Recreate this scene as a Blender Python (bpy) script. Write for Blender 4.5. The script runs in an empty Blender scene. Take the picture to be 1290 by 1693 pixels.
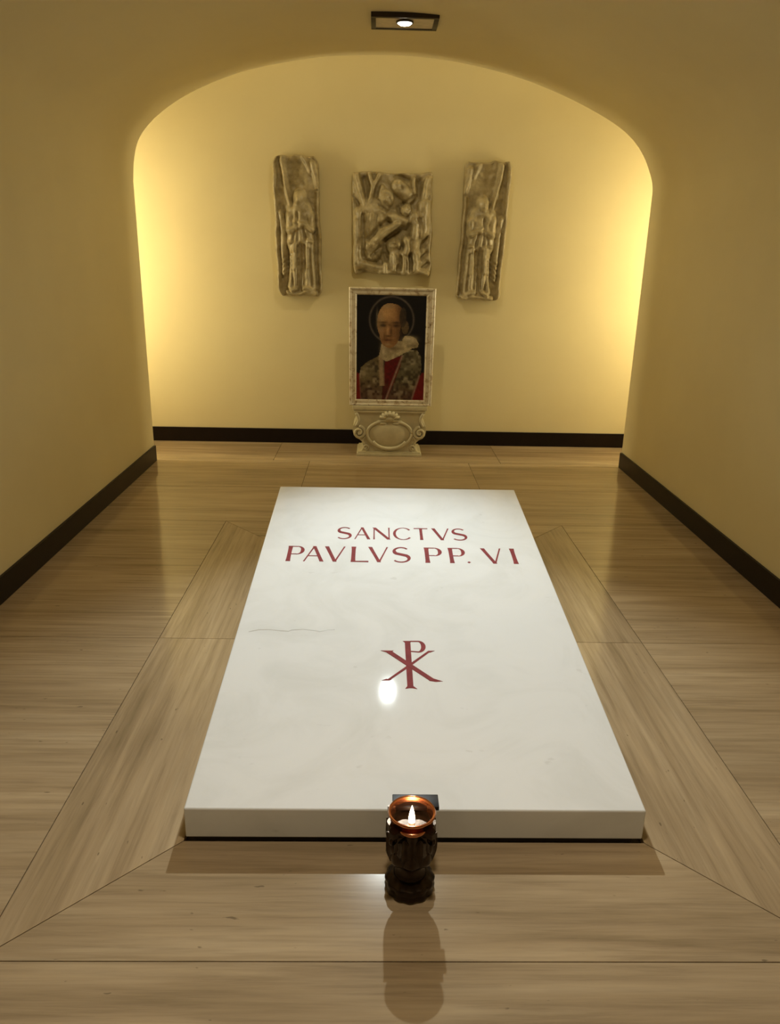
import bpy, bmesh, math, random
import numpy as np
from mathutils import Vector, Matrix

random.seed(7)
rng = np.random.RandomState(11)
scene = bpy.context.scene
COL = scene.collection
PI = math.pi

# ------------------------------------------------------------------ camera
pitch, yaw, roll = 0.3203, 0.0225, 0.0210
f = Vector((math.sin(yaw) * math.cos(pitch), math.cos(yaw) * math.cos(pitch), -math.sin(pitch)))
r = Vector((math.cos(yaw), -math.sin(yaw), 0))
u = r.cross(f)
r2 = math.cos(roll) * r + math.sin(roll) * u
u2 = -math.sin(roll) * r + math.cos(roll) * u
cd = bpy.data.cameras.new('camera')
cam = bpy.data.objects.new('camera', cd)
COL.objects.link(cam)
M = Matrix((r2, u2, -f)).transposed().to_4x4()
M.translation = Vector((-0.1253, 0.0, 1.5))
cam.matrix_world = M
cd.sensor_fit = 'HORIZONTAL'
cd.sensor_width = 36.0
cd.lens = 1272.6 / 1290 * 36.0
cd.clip_start = 0.02
scene.camera = cam

# ------------------------------------------------------------------ world, lights, exposure
w = bpy.data.worlds.new('world')
scene.world = w
w.use_nodes = True
w.node_tree.nodes['Background'].inputs[0].default_value = (0.0, 0.0, 0.0, 1)
w.node_tree.nodes['Background'].inputs[1].default_value = 0.0
vs = scene.view_settings
vs.view_transform = 'Standard'
vs.look = 'None'
vs.gamma = 1.0
vs.use_curve_mapping = False
vs.exposure = 0.0

WARM = (1.0, 0.87, 0.53)


def area(name, loc, direction, sx, sy, power, color, spread=PI):
    l = bpy.data.lights.new(name, 'AREA')
    l.shape = 'RECTANGLE'
    l.size, l.size_y = sx, sy
    l.energy = power
    l.color = color
    l.spread = spread
    o = bpy.data.objects.new(name, l)
    COL.objects.link(o)
    o.location = loc
    d = Vector(direction)
    o.rotation_euler = d.to_track_quat('-Z', 'Y').to_euler()
    return o


# tall strips hidden behind the two sides of the arch wash the end wall
area('strip_light', (-2.60, 5.745, 1.45), (1, 0.12, 0.0), 0.06, 1.60, 24.5, WARM)
area('strip_light', (2.58, 5.745, 1.45), (-1, 0.12, 0.0), 0.06, 1.60, 24.5, WARM)
area('top_fill_light', (0.0, 5.745, 2.98), (0, 0.55, -1), 2.6, 0.05, 2.6, WARM)  # added unseen fill above the arch, lifts the upper end wall and ceiling
# ceiling lamps of the corridor the picture is taken from
for cx in (-1.6, 0.0, 1.6):
    area('corridor_lamp', (cx, -2.1, 2.86), (0, 0.0, -1), 0.6, 0.6, 4.5, (1.0, 0.85, 0.60))
# one more downlight of the vault, just above the frame
area('vault_lamp', (0.0, 1.35, 2.68), (0, 0.0, -1), 0.16, 0.16, 13.5, (1.0, 0.90, 0.74), math.radians(150))
# the recessed downlight above the tomb
sp = bpy.data.lights.new('ceiling_spot_beam', 'SPOT')
sp.energy = 505
sp.color = (0.87, 0.975, 1.0)
sp.spot_size = math.radians(59)
sp.spot_blend = 1.0
sp.shadow_soft_size = 0.03
spo = bpy.data.objects.new('ceiling_spot_beam', sp)
COL.objects.link(spo)
spo.location = (0.006, 4.83, 2.694)
spo.rotation_euler = (Vector((0.0, 2.26, 0.17)) - spo.location).to_track_quat('-Z', 'Y').to_euler()

# the same lamp's wide warm spill
spill = area('ceiling_spot_spill', (0.006, 4.83, 2.693), (0, -0.1, -1), 0.07, 0.07, 9.5, (1.0, 0.84, 0.50))
spill.data.shape = 'DISK'

# ------------------------------------------------------------------ materials
class Mat:
    def __init__(self, name):
        self.m = bpy.data.materials.new(name)
        self.m.use_nodes = True
        self.nt = self.m.node_tree
        self.b = self.nt.nodes['Principled BSDF']

    def n(self, t, **kw):
        nd = self.nt.nodes.new(t)
        for k, v in kw.items():
            setattr(nd, k, v)
        return nd

    def l(self, a, b):
        self.nt.links.new(a, b)

    def set(self, **kw):
        for k, v in kw.items():
            k = k.replace('_', ' ')
            for key in self.b.inputs.keys():
                if key.lower() == k.lower():
                    self.b.inputs[key].default_value = v
        return self

    def coords(self, scale, rand=True):
        tc = self.n('ShaderNodeTexCoord')
        mp = self.n('ShaderNodeMapping')
        mp.inputs['Scale'].default_value = scale
        if rand:
            oi = self.n('ShaderNodeObjectInfo')
            ml = self.n('ShaderNodeVectorMath', operation='SCALE')
            cb = self.n('ShaderNodeCombineXYZ')
            for i in range(3):
                self.l(oi.outputs['Random'], cb.inputs[i])
            self.l(cb.outputs[0], ml.inputs[0])
            ml.inputs['Scale'].default_value = 37.0
            ad = self.n('ShaderNodeVectorMath', operation='ADD')
            self.l(tc.outputs['Object'], mp.inputs['Vector'])
            self.l(mp.outputs[0], ad.inputs[0])
            self.l(ml.outputs[0], ad.inputs[1])
            return ad.outputs[0]
        self.l(tc.outputs['Object'], mp.inputs['Vector'])
        return mp.outputs[0]

    def noise(self, vec, scale, detail=6, rough=0.6, dist=0.0):
        nd = self.n('ShaderNodeTexNoise')
        nd.inputs['Scale'].default_value = scale
        nd.inputs['Detail'].default_value = detail
        nd.inputs['Roughness'].default_value = rough
        nd.inputs['Distortion'].default_value = dist
        self.l(vec, nd.inputs['Vector'])
        return nd.outputs['Fac']

    def ramp(self, fac, stops):
        nd = self.n('ShaderNodeValToRGB')
        el = nd.color_ramp.elements
        while len(el) < len(stops):
            el.new(0.5)
        for e, (p, c) in zip(el, stops):
            e.position = p
            e.color = (*c, 1) if len(c) == 3 else c
        self.l(fac, nd.inputs[0])
        return nd.outputs[0]

    def mix(self, a, b, fac, mode='MIX'):
        nd = self.n('ShaderNodeMix', data_type='RGBA', blend_type=mode)
        if isinstance(fac, (int, float)):
            nd.inputs[0].default_value = fac
        else:
            self.l(fac, nd.inputs[0])
        for s, i in ((a, 6), (b, 7)):
            if isinstance(s, tuple):
                nd.inputs[i].default_value = (*s, 1)
            else:
                self.l(s, nd.inputs[i])
        return nd.outputs[2]

    def base(self, c):
        self.l(c, self.b.inputs['Base Color'])

    def bump(self, h, strength, dist=0.01):
        nd = self.n('ShaderNodeBump')
        nd.inputs['Strength'].default_value = strength
        nd.inputs['Distance'].default_value = dist
        self.l(h, nd.inputs['Height'])
        self.l(nd.outputs[0], self.b.inputs['Normal'])


def mat_plaster():
    m = Mat('cream_plaster')
    v = m.coords((1, 1, 1), False)
    n1 = m.noise(v, 1.3, 4, 0.55)
    c = m.ramp(n1, [(0.3, (0.69, 0.595, 0.345)), (0.7, (0.74, 0.645, 0.38))])
    m.base(c)
    m.bump(m.noise(v, 40, 4, 0.6), 0.05, 0.004)
    return m.set(roughness=0.75).m


def mat_travertine():
    m = Mat('travertine')
    vA = m.coords((0.55, 9.0, 1.0))
    vB = m.coords((1.6, 38.0, 1.0))
    vC = m.coords((22.0, 62.0, 1.0))
    vD = m.coords((0.8, 1.6, 1.0))
    a = m.noise(vA, 1.6, 5, 0.6, 0.5)
    b = m.noise(vB, 1.5, 6, 0.65, 0.3)
    ca = m.ramp(a, [(0.28, (0.29, 0.212, 0.123)), (0.45, (0.37, 0.272, 0.163)),
                    (0.58, (0.42, 0.315, 0.193)), (0.75, (0.48, 0.37, 0.235))])
    cb = m.ramp(b, [(0.30, (0.72, 0.70, 0.67)), (0.50, (1.0, 0.99, 0.97)), (0.72, (1.18, 1.17, 1.13))])
    c = m.mix(ca, cb, 0.8, 'MULTIPLY')
    d = m.noise(vD, 1.1, 3, 0.5, 0.6)
    c = m.mix(c, m.ramp(d, [(0.3, (0.80, 0.79, 0.78)), (0.7, (1.12, 1.12, 1.12))]), 0.8, 'MULTIPLY')
    p = m.noise(vC, 1.0, 2, 0.5)
    pits = m.ramp(p, [(0.22, (1, 1, 1)), (0.27, (0, 0, 0))])
    pm = m.n('ShaderNodeMath', operation='MULTIPLY')
    m.l(pits, pm.inputs[0])
    pm.inputs[1].default_value = 0.6
    c = m.mix(c, (0.09, 0.065, 0.04), pm.outputs[0])
    m.base(c)
    return m.set(roughness=0.12, specular_ior_level=0.34).m


def mat_slab():
    m = Mat('white_marble')
    v = m.coords((1, 1, 1), False)
    n = m.noise(v, 3.0, 5, 0.6, 1.2)
    c = m.ramp(n, [(0.25, (0.72, 0.725, 0.71)), (0.55, (0.80, 0.805, 0.80)), (0.8, (0.82, 0.825, 0.82))])
    # sparse grey flecks
    mp = m.coords((6, 9, 9), False)
    s = m.noise(mp, 2.2, 3, 0.55)
    fl = m.ramp(s, [(0.245, (1, 1, 1)), (0.30, (0, 0, 0))])
    fm = m.n('ShaderNodeMath', operation='MULTIPLY')
    m.l(fl, fm.inputs[0])
    fm.inputs[1].default_value = 0.22
    c = m.mix(c, (0.42, 0.40, 0.37), fm.outputs[0])
    m.base(c)
    return m.set(roughness=0.035, specular_ior_level=0.26).m


def mat_simple(name, col, rough=0.5, metal=0.0, spec=0.5, vary=0.15, scale=20, bump=0.0):
    m = Mat(name)
    v = m.coords((1, 1, 1), True)
    n = m.noise(v, scale, 5, 0.6)
    lo = tuple(x * (1 - vary) for x in col)
    hi = tuple(min(1, x * (1 + vary)) for x in col)
    m.base(m.ramp(n, [(0.3, lo), (0.7, hi)]))
    if bump:
        m.bump(n, bump, 0.004)
    return m.set(roughness=rough, metallic=metal, specular_ior_level=spec).m


def mat_relief():
    m = Mat('weathered_relief_marble')
    v = m.coords((1, 1, 1))
    n = m.noise(v, 14, 7, 0.65)
    c = m.ramp(n, [(0.30, (0.24, 0.188, 0.095)), (0.5, (0.38, 0.308, 0.17)), (0.72, (0.52, 0.43, 0.26))])
    m.base(c)
    m.bump(m.noise(v, 60, 5, 0.6), 0.25, 0.006)
    return m.set(roughness=0.36, specular_ior_level=0.5).m


def mat_breccia():
    m = Mat('mottled_frame_marble')
    v = m.coords((1, 1, 1))
    n = m.noise(v, 22, 5, 0.62, 0.8)
    c = m.ramp(n, [(0.28, (0.16, 0.10, 0.05)), (0.38, (0.46, 0.35, 0.22)), (0.47, (0.66, 0.58, 0.43)), (0.72, (0.76, 0.70, 0.57))])
    m.base(c)
    return m.set(roughness=0.3).m


def mat_emit(name, col, strength):
    m = Mat(name)
    m.set(base_color=(*col, 1), roughness=0.4)
    m.b.inputs['Emission Color'].default_value = (*col, 1)
    m.b.inputs['Emission Strength'].default_value = strength
    return m.m


PLASTER = mat_plaster()
TRAV = mat_travertine()
SLAB = mat_slab()
GROUT = mat_simple('dark_grout', (0.07, 0.052, 0.035), 0.8)
DARKWOOD = mat_simple('black_brown_skirting', (0.009, 0.005, 0.004), 0.4, spec=0.22)
RED = mat_simple('dark_red_inlay', (0.235, 0.040, 0.040), 0.7, spec=0.1, vary=0.2, scale=30)
VEIN = mat_simple('grey_vein', (0.47, 0.455, 0.42), 0.3)
RELIEF = mat_relief()
BRECCIA = mat_breccia()
CARVED = mat_simple('carved_cream_marble', (0.60, 0.535, 0.35), 0.45, vary=0.12, scale=9, bump=0.1)
BRONZE = mat_simple('dark_bronze', (0.036, 0.023, 0.014), 0.27, 0.85, vary=0.35, scale=60, bump=0.12)
COPPER = mat_simple('polished_copper', (0.62, 0.26, 0.13), 0.22, 1.0, vary=0.15, scale=30)
WAX = mat_simple('candle_wax', (0.75, 0.60, 0.45), 0.35)
GLASSY = mat_simple('candle_glass_ring', (0.65, 0.50, 0.42), 0.12, vary=0.1)
FIXT = mat_simple('dark_fixture_metal', (0.030, 0.020, 0.012), 0.5, 0.3)
FIXIN = mat_simple('fixture_reflector', (0.55, 0.46, 0.30), 0.4)
FLAME = mat_emit('flame_glow', (1.0, 0.74, 0.44), 22.0)
LENS = mat_emit('lamp_lens', (1.0, 0.95, 0.86), 30.0)


# ------------------------------------------------------------------ mesh helpers
class MB:
    def __init__(self):
        self.v, self.f = [], []

    def add(self, vs, fs):
        o = len(self.v)
        self.v += [tuple(p) for p in vs]
        self.f += [tuple(i + o for i in q) for q in fs]
        return self

    def box(self, x0, x1, y0, y1, z0, z1, bev=0.0):
        if bev <= 0:
            vs = [(x, y, z) for z in (z0, z1) for y in (y0, y1) for x in (x0, x1)]
            return self.add(vs, [(0, 2, 3, 1), (4, 5, 7, 6), (0, 1, 5, 4), (1, 3, 7, 5), (3, 2, 6, 7), (2, 0, 4, 6)])
        bm = bmesh.new()
        bmesh.ops.create_cube(bm, size=1)
        for q in bm.verts:
            q.co = Vector(((x0 + x1) / 2 + q.co.x * (x1 - x0), (y0 + y1) / 2 + q.co.y * (y1 - y0), (z0 + z1) / 2 + q.co.z * (z1 - z0)))
        bmesh.ops.bevel(bm, geom=bm.edges[:], offset=bev, segments=2, affect='EDGES', profile=0.6)
        return self.bm(bm)

    def bm(self, bm):
        bm.verts.index_update()
        self.add([q.co[:] for q in bm.verts], [[q.index for q in fc.verts] for fc in bm.faces])
        bm.free()
        return self

    def prism(self, poly, fn, h0, h1):
        """poly in 2-D, fn(a, b, h) -> 3-D point; closed prism between heights h0 and h1"""
        n = len(poly)
        vs = [fn(a, b, h0) for a, b in poly] + [fn(a, b, h1) for a, b in poly]
        fs = [tuple(range(n))[::-1], tuple(range(n, 2 * n))]
        fs += [(i, (i + 1) % n, (i + 1) % n + n, i + n) for i in range(n)]
        return self.add(vs, fs)

    def lathe(self, prof, seg=40, c=(0, 0, 0), rad=None, caps=True):
        vs, fs = [], []
        for j, (rr, z) in enumerate(prof):
            for i in range(seg):
                a = 2 * PI * i / seg
                k = rad(a, j, z) if rad else 1.0
                vs.append((c[0] + rr * k * math.cos(a), c[1] + rr * k * math.sin(a), c[2] + z))
        n = len(prof)
        for j in range(n - 1):
            for i in range(seg):
                i2 = (i + 1) % seg
                fs.append((j * seg + i, j * seg + i2, (j + 1) * seg + i2, (j + 1) * seg + i))
        if caps:
            fs.append(tuple(range(seg))[::-1])
            fs.append(tuple((n - 1) * seg + i for i in range(seg)))
        return self.add(vs, fs)

    def tube(self, pts, rad, seg=10):
        pts = [Vector(p) for p in pts]
        vs, fs = [], []
        n = len(pts)
        prev = None
        for j, p in enumerate(pts):
            t = (pts[min(j + 1, n - 1)] - pts[max(j - 1, 0)]).normalized()
            a = prev if prev is not None else (Vector((0, 1, 0)) if abs(t.y) < 0.9 else Vector((1, 0, 0)))
            a = (a - t * a.dot(t)).normalized()
            prev = a
            b = t.cross(a)
            rr = rad[j] if isinstance(rad, (list, tuple)) else rad
            for i in range(seg):
                an = 2 * PI * i / seg
                vs.append(p + a * rr * math.cos(an) + b * rr * math.sin(an))
        for j in range(n - 1):
            for i in range(seg):
                i2 = (i + 1) % seg
                fs.append((j * seg + i, j * seg + i2, (j + 1) * seg + i2, (j + 1) * seg + i))
        fs.append(tuple(range(seg))[::-1])
        fs.append(tuple((n - 1) * seg + i for i in range(seg)))
        return self.add(vs, fs)

    def ellipsoid(self, c, rx, ry, rz, nu=24, nv=12):
        bm = bmesh.new()
        bmesh.ops.create_uvsphere(bm, u_segments=nu, v_segments=nv, radius=1)
        for q in bm.verts:
            q.co = Vector((c[0] + q.co.x * rx, c[1] + q.co.y * ry, c[2] + q.co.z * rz))
        return self.bm(bm)

    def mesh(self, name, mat, smooth=None):
        me = bpy.data.meshes.new(name)
        me.from_pydata(self.v, [], self.f)
        me.validate()
        bm = bmesh.new()
        bm.from_mesh(me)
        bmesh.ops.recalc_face_normals(bm, faces=bm.faces)
        bm.to_mesh(me)
        bm.free()
        me.materials.append(mat)
        if smooth is not None:
            me.polygons.foreach_set('use_smooth', [True] * len(me.polygons))
            if smooth < 180:
                me.set_sharp_from_angle(angle=math.radians(smooth))
        me.update()
        return me

    def obj(self, name, mat, parent=None, smooth=None):
        return link(name, self.mesh(name, mat, smooth), parent)


def link(name, data, parent=None):
    o = bpy.data.objects.new(name, data)
    COL.objects.link(o)
    if parent is not None:
        o.parent = parent
    return o


def tag(o, label, cat, group=None):
    o['label'] = label
    o['category'] = cat
    if group:
        o['group'] = group
    return o


def struct(o, label=None, cat=None):
    o['kind'] = 'structure'
    if label:
        o['label'] = label
    if cat:
        o['category'] = cat
    return o


def empty(name, loc=(0, 0, 0)):
    o = link(name, None)
    o.location = loc
    return o


# ------------------------------------------------------------------ measured layout
XL, XR = -1.786, 1.763          # side walls
YJ, YB = 5.704, 6.350           # end of the vault, end wall
YC = -0.9                       # the vault opens to the corridor here
BBH = 0.118
HW, BW = 0.6183, 0.377          # tomb half width, border width
Y0, Y1 = 1.6966, 3.8981         # tomb front and back
HS, HB = 0.1006, 0.3402         # its height there
SPRING = 1.95

# ------------------------------------------------------------------ vault and walls
arch = [(XL, SPRING), (-1.779, 2.02), (-1.768, 2.095), (-1.724, 2.225), (-1.595, 2.357), (-1.401, 2.480), (-1.144, 2.588),
        (-0.889, 2.658), (-0.518, 2.722), (-0.20, 2.740), (0.10, 2.740), (0.457, 2.703), (0.817, 2.626), (1.17, 2.506),
        (1.498, 2.352), (1.656, 2.209), (1.734, 2.066), (1.757, 2.00), (XR, SPRING)]


def catmull(pts, k=6):
    out = []
    n = len(pts)
    for i in range(n - 1):
        p0 = np.array(pts[max(i - 1, 0)]); p1 = np.array(pts[i]); p2 = np.array(pts[i + 1]); p3 = np.array(pts[min(i + 2, n - 1)])
        for s in range(k):
            t = s / k
            out.append(tuple(0.5 * ((2 * p1) + (-p0 + p2) * t + (2 * p0 - 5 * p1 + 4 * p2 - p3) * t * t + (-p0 + 3 * p1 - 3 * p2 + p3) * t ** 3)))
    out.append(pts[-1])
    return out


AR = catmull(arch)
# smooth the traced curve a little
for _ in range(6):
    AR = [AR[0]] + [tuple((np.array(AR[i - 1]) + 2 * np.array(AR[i]) + np.array(AR[i + 1])) / 4) for i in range(1, len(AR) - 1)] + [AR[-1]]

OX, OZ = 2.85, 3.2
RN = 0.018                       # rounded arris at the arch


def normals2(prof):
    ns = []
    for i in range(len(prof)):
        a = np.array(prof[max(i - 1, 0)]); b = np.array(prof[min(i + 1, len(prof) - 1)])
        t = (b - a) / np.linalg.norm(b - a)
        ns.append((-t[1], t[0]))
    return ns


NR = normals2(AR)


def vault_rows(prof, nrm):
    ys = [YC, 0.5, 2.0, 3.5, 4.8, 5.4, YJ - RN - 0.006, YJ - RN - 0.002]
    rows = [[(x, y, z) for x, z in prof] for y in ys]
    for k in range(6):
        a = k / 5 * PI / 2
        off = RN * (1 - math.cos(a))
        rows.append([(x + nx * off, YJ - RN + RN * math.sin(a), z + nz * off) for (x, z), (nx, nz) in zip(prof, nrm)])
    return rows


def sheet(mb, rows, ):
    n = len(rows[0])
    vs = [p for rw in rows for p in rw]
    fs = [(j * n + i, j * n + i + 1, (j + 1) * n + i + 1, (j + 1) * n + i) for j in range(len(rows) - 1) for i in range(n - 1)]
    mb.add(vs, fs)


def solid_from_rows(rows, outer):
    """closed solid: inner sheet, and an outer polyline of the same count at both ends"""
    mb = MB()
    n, m = len(rows[0]), len(rows)
    vs = [p for rw in rows for p in rw] + [(x, YC, z) for x, z in outer] + [(x, YJ, z) for x, z in outer]
    fs = [(j * n + i, j * n + i + 1, (j + 1) * n + i + 1, (j + 1) * n + i) for j in range(m - 1) for i in range(n - 1)]
    o0, o1 = m * n, m * n + n
    for i in range(n - 1):
        fs.append((i, o0 + i, o0 + i + 1, i + 1))
        fs.append(((m - 1) * n + i, (m - 1) * n + i + 1, o1 + i + 1, o1 + i))
        fs.append((o0 + i, o1 + i, o1 + i + 1, o0 + i + 1))
    for e in (0, n - 1):
        col = [j * n + e for j in range(m)]
        fs.append(tuple(col + [o1 + e, o0 + e]))
    mb.add(vs, fs)
    return mb


outer = []
for (x, z) in AR:
    outer.append((max(-OX, min(OX, x * OX / 1.77)), OZ if abs(x) < 1.70 else z + (OZ - z) * (1.80 - abs(x)) / 0.10 * 0.5 + 0.02))
outer[0] = (-OX, SPRING)
outer[-1] = (OX, SPRING)
ceil_ob = solid_from_rows(vault_rows(AR, NR), outer).obj('ceiling', PLASTER, None, 35)
struct(ceil_ob, 'cream plastered barrel vault over the tomb', 'ceiling')
for side, x, ox in (('left', XL, -OX), ('right', XR, OX)):
    prof = [(x, -0.02), (x, 0.6), (x, 1.3), (x, SPRING)]
    s = -1 if side == 'left' else 1
    nr = [(s, 0)] * 4
    wl = solid_from_rows(vault_rows(prof, nr), [(ox, p[1]) for p in prof]).obj('wall_' + side, PLASTER, None, 35)
    struct(wl, 'cream plaster side wall on the %s of the tomb' % side, 'wall')

struct(MB().box(-OX - 0.1, OX + 0.1, YB, YB + 0.1, -0.02, OZ + 0.1).obj('wall_back', PLASTER), 'brightly lit cream end wall behind the reliefs', 'wall')
struct(MB().box(-OX - 0.1, -OX, YJ, YB, -0.02, OZ).obj('wall_recess_left', PLASTER), 'hidden side wall of the lit recess, left', 'wall')
struct(MB().box(OX, OX + 0.1, YJ, YB, -0.02, OZ).obj('wall_recess_right', PLASTER), 'hidden side wall of the lit recess, right', 'wall')
struct(MB().box(-OX - 0.1, OX + 0.1, YJ, YB, OZ, OZ + 0.1).obj('ceiling_recess', PLASTER), 'hidden ceiling of the lit recess', 'ceiling')
# corridor behind the viewer
CX, CY = 4.2, -3.6
struct(MB().box(-CX, CX, CY - 0.1, CY, -0.02, 3.0).obj('wall_rear', PLASTER), 'cream corridor wall behind the viewer', 'wall')
struct(MB().box(-CX - 0.1, -CX, CY - 0.1, YC, -0.02, 3.0).obj('wall_corridor_left', PLASTER), 'corridor end wall on the left', 'wall')
struct(MB().box(CX, CX + 0.1, CY - 0.1, YC, -0.02, 3.0).obj('wall_corridor_right', PLASTER), 'corridor end wall on the right', 'wall')
struct(MB().box(-CX - 0.1, CX + 0.1, CY - 0.1, YC, 2.9, 3.0).obj('ceiling_corridor', PLASTER), 'flat corridor ceiling behind the viewer', 'ceiling')
struct(MB().box(-CX - 0.1, -OX, YC, YC + 0.1, -0.02, 3.0).obj('wall_front_left', PLASTER), 'corridor wall left of the chapel opening', 'wall')
struct(MB().box(OX, CX + 0.1, YC, YC + 0.1, -0.02, 3.0).obj('wall_front_right', PLASTER), 'corridor wall right of the chapel opening', 'wall')

# skirting boards
bt = 0.016
struct(MB().box(XL, XL + bt, YC, YJ - 0.02, 0.0, BBH, 0.003).obj('baseboard_left', DARKWOOD), 'black skirting along the left wall', 'baseboard')
struct(MB().box(XR - bt, XR, YC, YJ - 0.02, 0.0, BBH, 0.003).obj('baseboard_right', DARKWOOD), 'black skirting along the right wall', 'baseboard')
struct(MB().box(-OX, OX, YB - bt, YB, 0.0, BBH, 0.003).obj('baseboard_back', DARKWOOD), 'black skirting along the end wall', 'baseboard')

# ------------------------------------------------------------------ floor of travertine slabs
floor = MB().box(-CX - 0.1, CX + 0.1, CY - 0.1, YB + 0.1, -0.10, -0.018).obj('floor', GROUT)
struct(floor, 'polished beige travertine floor with banded border around the tomb', 'floor')


def stone(poly, along_y=False, gap=0.0014, ch=0.0):
    c = np.mean(np.array(poly), axis=0)
    a = PI / 2 if along_y else 0.0
    ca, sa = math.cos(-a), math.sin(-a)
    P = [((x - c[0]), (y - c[1])) for x, y in poly]

    def inset(P, d):
        n = len(P)
        out = []
        for i in range(n):
            p0, p1, p2 = np.array(P[i - 1]), np.array(P[i]), np.array(P[(i + 1) % n])
            e1 = (p1 - p0) / np.linalg.norm(p1 - p0)
            e2 = (p2 - p1) / np.linalg.norm(p2 - p1)
            n1 = np.array((-e1[1], e1[0])); n2 = np.array((-e2[1], e2[0]))
            bis = n1 + n2
            out.append(tuple(p1 + bis * d / (bis @ n1)))
        return out

    area2 = sum(P[i][0] * P[(i + 1) % len(P)][1] - P[(i + 1) % len(P)][0] * P[i][1] for i in range(len(P)))
    if area2 < 0:
        P = P[::-1]
    rot = lambda q: (q[0] * ca - q[1] * sa, q[0] * sa + q[1] * ca)
    A = [rot(q) for q in inset(P, gap)]
    B = [rot(q) for q in inset(P, gap + ch)]
    n = len(A)
    vs = [(x, y, -0.018) for x, y in A] + [(x, y, 0.0) for x, y in B]
    fs = [tuple(range(n))[::-1], tuple(range(n, 2 * n))]
    for k in (0,):
        fs += [(k + i, k + (i + 1) % n, k + n + (i + 1) % n, k + n + i) for i in range(n)]
    o = MB().add(vs, fs).obj('floor_slab', TRAV, floor)
    o.location = (c[0], c[1], 0)
    o.rotation_euler = (0, 0, a)
    return o


def rect(x0, x1, y0, y1, **k):
    return stone([(x0, y0), (x1, y0), (x1, y1), (x0, y1)], **k)


g = 0.004
I = HW + g
O_ = HW + BW
yf, ybk = Y0 - g, Y1 + g
yF, yBK = Y0 - BW, Y1 + BW + 0.035
ym = 2.842
# mitred border: front, back, and two pieces each side
stone([(-O_, yF), (O_, yF), (I, yf), (-I, yf)])
stone([(-I, ybk), (I, ybk), (O_, yBK), (-O_, yBK)])
for s in (-1, 1):
    stone([(s * I, yf), (s * O_, yF), (s * O_, ym), (s * I, ym)], along_y=True)
    stone([(s * I, ym), (s * O_, ym), (s * O_, yBK), (s * I, ybk)], along_y=True)
# field slabs left and right of the border
rows = [yF, ym, yBK]
for a, b in zip(rows[:-1], rows[1:]):
    rect(XL - 0.02, -O_, a, b)
    rect(O_, XR + 0.02, a, b)
# behind the tomb
for a, b in ((yBK, 5.02), (5.02, 5.74)):
    rect(XL - 0.02, -0.62, a, b)
    rect(-0.62, 0.60, a, b)
    rect(0.60, XR + 0.02, a, b)
rect(-OX, -0.9, 5.74, YB)
rect(-0.9, 0.85, 5.74, YB)
rect(0.85, OX, 5.74, YB)
# in front of the border
for a, b in ((yF - 0.72, yF), (yF - 1.44, yF - 0.72), (YC, yF - 1.44)):
    rect(XL - 0.02, -1.25, a, b)
    rect(-1.25, 1.22, a, b)
    rect(1.22, XR + 0.02, a, b)
for x0 in (-4.2, -2.1, 0.0, 2.1):
    for a, b in ((-2.25, YC), (CY, -2.25)):
        rect(x0, x0 + 2.1, a, b)

# ------------------------------------------------------------------ tomb slab
tomb = empty('tomb_slab', (0, (Y0 + Y1) / 2, 0))
tag(tomb, 'large sloping white marble tomb slab with red Latin inscription', 'tomb slab')
ty = (Y0 + Y1) / 2


def wedge():
    bm = bmesh.new()
    z0 = 0.008
    P = [(-HW, Y0 - ty, z0), (HW, Y0 - ty, z0), (HW, Y1 - ty, z0), (-HW, Y1 - ty, z0),
         (-HW, Y0 - ty, HS), (HW, Y0 - ty, HS), (HW, Y1 - ty, HB), (-HW, Y1 - ty, HB)]
    V = [bm.verts.new(p) for p in P]
    for q in ((3, 2, 1, 0), (4, 5, 6, 7), (0, 1, 5, 4), (1, 2, 6, 5), (2, 3, 7, 6), (3, 0, 4, 7)):
        bm.faces.new([V[i] for i in q])
    bmesh.ops.bevel(bm, geom=bm.edges[:], offset=0.004, segments=3, affect='EDGES', profile=0.5)
    return MB().bm(bm)


wedge().obj('slab', SLAB, tomb)
MB().box(-HW + 0.02, HW - 0.02, Y0 - ty + 0.02, Y1 - ty - 0.02, -0.018, 0.012).obj('plinth', GROUT, tomb)

sl = math.atan2(HB - HS, Y1 - Y0)
T = Vector((0, math.cos(sl), math.sin(sl)))
Nn = Vector((0, -math.sin(sl), math.cos(sl)))
S0 = Vector((0, Y0 - ty, HS))


def on_slab(a, t, h):
    return S0 + Vector((a, 0, 0)) + T * t + Nn * h


# ---- Roman capitals from strokes (unit height, y up)
def quad(p0, p1, w0, w1, flare=0.0):
    p0, p1 = np.array(p0, float), np.array(p1, float)
    d = p1 - p0
    # strokes are cut horizontally at top and bottom when steep
    hx = np.array((1.0, 0.0))
    if abs(d[1]) > abs(d[0]) * 0.4:
        k = np.linalg.norm(d) / abs(d[1])
        pts = []
        mid = 6
        L, R = [], []
        for i in range(mid + 1):
            t = i / mid
            ww = (w0 + (w1 - w0) * t) * k * (1 + flare * (abs(2 * t - 1) ** 4))
            p = p0 + d * t
            L.append(tuple(p - hx * ww / 2)); R.append(tuple(p + hx * ww / 2))
        return L + R[::-1]
    n = np.array((-d[1], d[0])) / np.linalg.norm(d)
    return [tuple(p0 - n * w0 / 2), tuple(p1 - n * w1 / 2), tuple(p1 + n * w1 / 2), tuple(p0 + n * w0 / 2)]


def arcband(cx, cy, rx, ry, a0, a1, wfun, n=18):
    outp, inp = [], []
    for i in range(n + 1):
        a = math.radians(a0 + (a1 - a0) * i / n)
        ww = wfun(math.degrees(a))
        c, s = math.cos(a), math.sin(a)
        outp.append((cx + rx * c, cy + ry * s))
        inp.append((cx + (rx - ww) * c, cy + (ry - ww * 0.75) * s))
    return [('strip', outp, inp)]


TK, TN = 0.135, 0.05


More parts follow.
